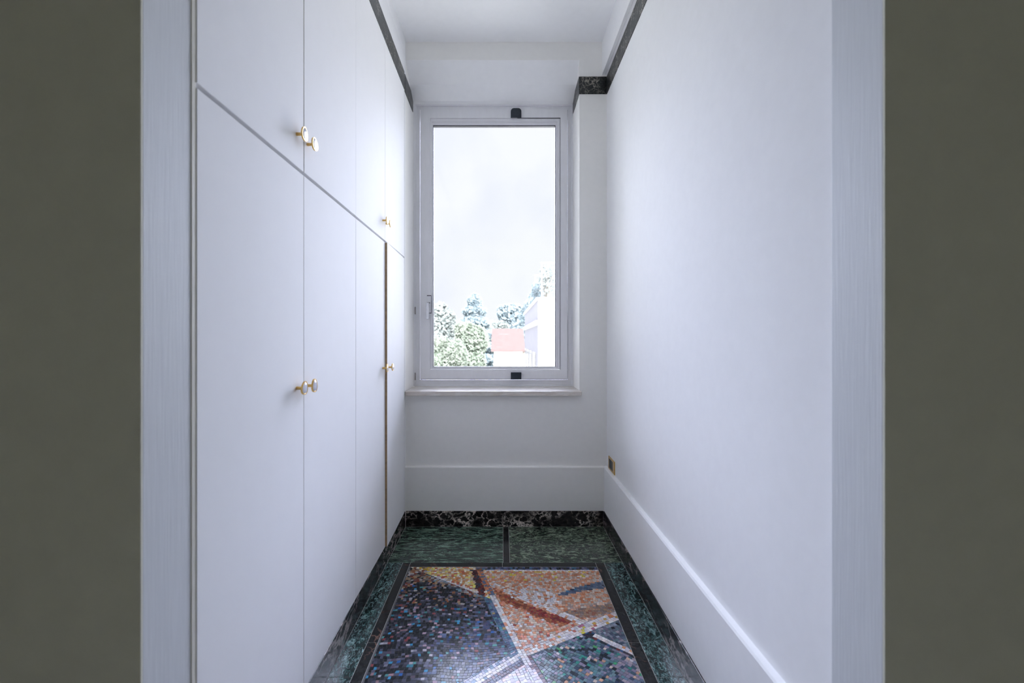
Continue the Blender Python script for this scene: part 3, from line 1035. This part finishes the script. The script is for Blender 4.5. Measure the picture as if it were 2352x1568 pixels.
# ================================================================== OUTSIDE
GZ = -9.0
M['lawn'] = foliage('garden_ground', (0.40, 0.42, 0.36), (0.58, 0.57, 0.54))
M['leaf_blue'] = foliage('blue_green_foliage', (0.29, 0.355, 0.38), (0.34, 0.39, 0.41), True)
M['leaf_green'] = foliage('light_green_foliage', (0.27, 0.315, 0.25), (0.32, 0.345, 0.29), True)
M['leaf_pale'] = foliage('silvery_green_foliage', (0.29, 0.325, 0.31), (0.34, 0.36, 0.34), True)
M['bark'] = foliage('bark', (0.18, 0.14, 0.11), (0.28, 0.24, 0.20))
M['render_white'] = plaster('white_render', (0.84, 0.83, 0.82), 0.8, 0.02, (3, 3, 3), 0.02)
M['render_lilac_shade'] = plaster('shaded_side_render', (0.30, 0.285, 0.32), 0.8, 0.02, (3, 3, 3), 0.06)  # white render with the side's shade put into a darker lilac
M['roof'] = plaster('red_roof_tiles', (0.104, 0.072, 0.067), 0.8, 0.2, (6, 6, 6), 0.15)
M['far_window'] = principled('far_window_glass', (0.12, 0.14, 0.18), 0.15)[0]
struct(box('ground', (-150, 150, 4.5, 260, GZ - 0.5, GZ), M['lawn']), 'garden ground far below the window', 'ground')

def wx(px, Y): return (px - VX) * Y / FPX
def wz(py, Y): return H - (py - VY) * Y / FPX

def tree(name, label, px, ytop, hw, ybot, Y, mat, shape, seed, n=1500, leaf=0.42):
    r = random.Random(seed)
    x = wx(px, Y); zt = wz(ytop, Y); zb = wz(ybot, Y); R = hw * Y / FPX
    e = tag(empty(name, (x, Y, GZ)), label, 'tree', 'trees beyond the window')
    vs, fs = [], []
    lobes = [(Vector((r.uniform(-.55, .55) * R, r.uniform(-.55, .55) * R, zb + (zt - zb) * r.uniform(0.15, 0.85))), r.uniform(.35, .6)) for _ in range(9)]
    for k in range(n):
        if shape == 'cone':
            t = r.random() ** 0.75
            t = 1 - t
            tier = 0.82 + 0.18 * math.cos(t * 40)
            rad = R * (1 - t) ** 0.55 * tier * (r.random() ** 0.35)
            a = r.uniform(0, 6.283)
            c = Vector((math.cos(a) * rad, math.sin(a) * rad, zb + (zt - zb) * t))
        else:
            L, s = r.choice(lobes)
            d = Vector((r.gauss(0, 1), r.gauss(0, 1), r.gauss(0, 1))).normalized() * (r.random() ** 0.35)
            hh = (zt - zb) * 0.34 * (s + 0.35)
            c = L + Vector((d.x * R * s * 1.1, d.y * R * s * 1.1, d.z * hh))
            c.z = min(c.z, zt + r.uniform(-0.4, 0.0))
        nrm = Vector((r.gauss(0, 1), r.gauss(0, 1), r.gauss(0, 0.8) + 0.4)).normalized()
        u = nrm.orthogonal().normalized()
        u = (Matrix.Rotation(r.uniform(0, 6.28), 3, nrm) @ u)
        w_ = nrm.cross(u)
        s = leaf * r.uniform(0.6, 1.3)
        i0 = len(vs)
        for pu, pw, pn in ((-0.7, 0, 0), (0, -0.4, 0.12), (0.7, 0, 0), (0, 0.4, 0.12)):
            vs.append(tuple(Vector((x, Y, 0)) + c + u * pu * s + w_ * pw * s + nrm * pn * s))
        fs.append((i0, i0 + 1, i0 + 2, i0 + 3))
    me = bpy.data.meshes.new('crown')
    me.from_pydata([(v[0] - x, v[1] - Y, v[2] - GZ) for v in vs], [], fs)
    me.materials.append(mat)
    o = bpy.data.objects.new('crown', me)
    link(o, (x, Y, GZ), e)
    bm = bmesh.new()
    bmesh.ops.create_cone(bm, cap_ends=True, segments=9, radius1=0.35, radius2=0.12, depth=(zt - GZ) * 0.8)
    bmesh.ops.translate(bm, verts=bm.verts, vec=(x, Y, GZ + (zt - GZ) * 0.4))
    for b in range(5):
        a = b * 1.3
        z0 = GZ + (zt - GZ) * (0.4 + 0.07 * b)
        p0, p1 = Vector((x, Y, z0)), Vector((x + math.cos(a) * R * .6, Y + math.sin(a) * R * .6, z0 + 1.4))
        dr = (p1 - p0)
        res = bmesh.ops.create_cone(bm, cap_ends=True, segments=6, radius1=0.10, radius2=0.03, depth=dr.length)
        mt = Matrix.Translation((p0 + p1) / 2) @ dr.to_track_quat('Z', 'Y').to_matrix().to_4x4()
        bmesh.ops.transform(bm, verts=res['verts'], matrix=mt)
    from_bm('trunk', bm, M['bark'], e)
    return e

tree('conifer_tree', 'tall blue-green conifer rising above the light green trees', 1090, 676, 64, 850, 60, M['leaf_blue'], 'cone', 1, 26000, 0.44)
tree('broadleaf_tree', 'pale silvery tree at the left edge of the window pane', 1015, 690, 40, 850, 52, M['leaf_pale'], 'round', 2, 20000, 0.36)
tree('broadleaf_tree', 'rounded light green tree in front of the blue-green conifer', 1082, 742, 46, 850, 34, M['leaf_green'], 'round', 3, 24000, 0.23)
tree('broadleaf_tree', 'low yellowish green tree at the bottom left of the pane', 1030, 775, 46, 870, 27, M['leaf_green'], 'round', 4, 24000, 0.185)
tree('conifer_tree', 'blue-green tree standing behind the red roof', 1186, 702, 46, 800, 72, M['leaf_blue'], 'round', 5, 24000, 0.46)
tree('broadleaf_tree', 'grey-green tree between the conifer and the red roof', 1142, 736, 34, 830, 66, M['leaf_pale'], 'round', 6, 18000, 0.42)
tree('conifer_tree', 'narrow dark conifer against the side of the white building', 1203, 705, 18, 800, 54, M['leaf_blue'], 'cone', 7, 12000, 0.30)

# red roofed house
Yh = 42.0
hx0, hx1 = wx(1128, Yh), wx(1206, Yh)
ze, zr = wz(806, Yh), wz(779, Yh)
hs = tag(empty('house', ((hx0 + hx1) / 2, Yh + 3, GZ)), 'low white house with a red tiled roof beside the trees', 'building')
box('wall', (hx0 + 0.25, hx1 - 0.2, Yh + 0.3, Yh + 6.7, GZ, ze + 0.05), M['render_white'], hs)
bm = bmesh.new()
prism(bm, [(Yh - 0.1, ze - 0.05), (Yh + 3.5, zr + 0.9), (Yh + 7.1, ze - 0.05), (Yh + 7.1, ze + 0.12), (Yh + 3.5, zr + 1.07), (Yh - 0.1, ze + 0.12)], 'x', hx0, hx1)
from_bm('roof', bm, M['roof'], hs)
ch = box('chimney', (wx(1146, Yh + 3), wx(1166, Yh + 3), Yh + 2.6, Yh + 3.4, zr - 0.3, wz(769, Yh + 3)), M['render_white'], hs)
bmx = wz(769, Yh + 3)
box('chimney_cap', (wx(1145, Yh + 3), wx(1167, Yh + 3), Yh + 2.5, Yh + 3.5, bmx, bmx + 0.08), M['render_white'], ch)
for px0, px1 in ((1136, 1143), (1152, 1159), (1170, 1177)):
    wn = box('window', (wx(px0, Yh), wx(px1, Yh), Yh + 0.24, Yh + 0.34, wz(834, Yh), wz(816, Yh)), M['render_white'], hs)
    box('pane', (wx(px0 + 1, Yh), wx(px1 - 1, Yh), Yh + 0.21, Yh + 0.25, wz(833, Yh), wz(817, Yh)), M['far_window'], wn)

# white neighbouring building with a planted terrace
Yb = 15.0
bx = wx(1236, Yb)
zt = wz(688, Yb)
nb = tag(empty('apartment_building', (bx + 3, Yb + 4.5, GZ)), 'white neighbouring building with cornice and planted roof terrace', 'building')
bm = bmesh.new()
add_box(bm, bx, bx + 6, Yb, Yb + 9.0, GZ, zt)
bm.normal_update()
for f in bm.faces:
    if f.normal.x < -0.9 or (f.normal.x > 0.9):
        f.material_index = 1  # side faces take the colour with painted shade
from_bm('wall', bm, [M['render_white'], M['render_lilac_shade']], nb)
zc = wz(742, Yb)
bm = bmesh.new()
add_box(bm, bx - 0.10, bx + 6.1, Yb - 0.10, Yb + 9.1, zc, zc + 0.09)
add_box(bm, bx - 0.06, bx + 6.06, Yb - 0.06, Yb + 9.06, zc - 0.06, zc)
from_bm('cornice', bm, M['render_white'], nb)
bm = bmesh.new()
add_box(bm, bx - 0.07, bx + 6.07, Yb - 0.07, Yb + 9.07, zt, zt + 0.07)
from_bm('coping', bm, M['render_white'], nb)
for k in range(4):
    y0 = Yb + 1.1 + k * 2.0
    for zz in (zc - 2.6, zc - 6.0):
        wn = box('window', (bx - 0.03, bx + 0.05, y0, y0 + 1.0, zz, zz + 1.6), M['render_white'], nb)
        box('pane', (bx - 0.04, bx - 0.02, y0 + 0.08, y0 + 0.92, zz + 0.08, zz + 1.52), M['far_window'], wn)
# pergola posts on the terrace
pg = tag(empty('pergola', (bx + 1.0, Yb + 1.0, zt + 0.07)), 'thin metal pergola frame on the white building terrace', 'pergola')
for (xx, yy) in ((bx + 0.12, Yb + 0.2), (bx + 0.12, Yb + 3.2), (bx + 1.9, Yb + 0.2), (bx + 1.9, Yb + 3.2)):
    box('post', (xx, xx + 0.04, yy, yy + 0.04, zt + 0.07, wz(603, Yb)), M['render_lilac_shade'], pg)
for yy in (Yb + 0.2, Yb + 3.2):
    box('beam', (bx + 0.10, bx + 1.96, yy, yy + 0.04, wz(603, Yb), wz(603, Yb) + 0.05), M['render_lilac_shade'], pg)

def bush(name, label, c, R, n, leaf, mat, seed, droop=0.0):
    r = random.Random(seed)
    e = tag(empty(name, c), label, 'plant', 'plants on the neighbouring terrace')
    vs, fs = [], []
    for k in range(n):
        d = Vector((r.gauss(0, 1), r.gauss(0, 1), r.gauss(0, 1))).normalized() * (r.random() ** 0.4)
        p = Vector((d.x * R[0], d.y * R[1], R[2] + d.z * R[2]))
        nrm = Vector((r.gauss(0, 1), r.gauss(0, 1), r.gauss(0, 1))).normalized()
        u = nrm.orthogonal().normalized(); w_ = nrm.cross(u)
        s = leaf * r.uniform(0.6, 1.3)
        i0 = len(vs)
        for pu, pw, pn in ((-0.7, 0, 0), (0, -0.35, 0.1), (0.7, 0, 0), (0, 0.35, 0.1)):
            vs.append(tuple(p + u * pu * s + w_ * pw * s + nrm * pn * s))
        fs.append((i0, i0 + 1, i0 + 2, i0 + 3))
    me = bpy.data.meshes.new('foliage')
    me.from_pydata(vs, [], fs)
    me.materials.append(mat)
    o = bpy.data.objects.new('foliage', me)
    link(o, c, e)
    bm = bmesh.new()
    for k in range(4):
        a = k * 1.6
        p0 = Vector(c) + Vector((math.cos(a) * .05, math.sin(a) * .05, 0))
        p1 = Vector(c) + Vector((math.cos(a) * R[0] * .6, math.sin(a) * R[1] * .6, R[2] * 1.5))
        dr = p1 - p0
        res = bmesh.ops.create_cone(bm, cap_ends=True, segments=5, radius1=0.02, radius2=0.008, depth=dr.length)
        bmesh.ops.transform(bm, verts=res['verts'], matrix=Matrix.Translation((p0 + p1) / 2) @ dr.to_track_quat('Z', 'Y').to_matrix().to_4x4())
    from_bm('stem', bm, M['bark'], e)
T0 = zt + 0.10
bush('terrace_shrub', 'leafy climber reaching the top of the terrace pergola', (bx + 0.35, Yb + 0.6, T0), (0.30, 0.4, 0.60), 420, 0.09, M['leaf_pale'], 21)
bush('terrace_shrub', 'bluish shrub at the corner of the white building terrace', (bx + 0.12, Yb + 1.7, T0), (0.26, 0.6, 0.38), 420, 0.09, M['leaf_blue'], 22)
bush('terrace_shrub', 'lower bluish shrub further back along the terrace edge', (bx + 0.22, Yb + 4.6, T0 + 0.05), (0.28, 0.9, 0.36), 420, 0.11, M['leaf_blue'], 23)
bush('terrace_shrub', 'small far shrub at the end of the terrace edge', (bx + 0.2, Yb + 7.2, T0), (0.3, 1.2, 0.30), 420, 0.12, M['leaf_blue'], 24)
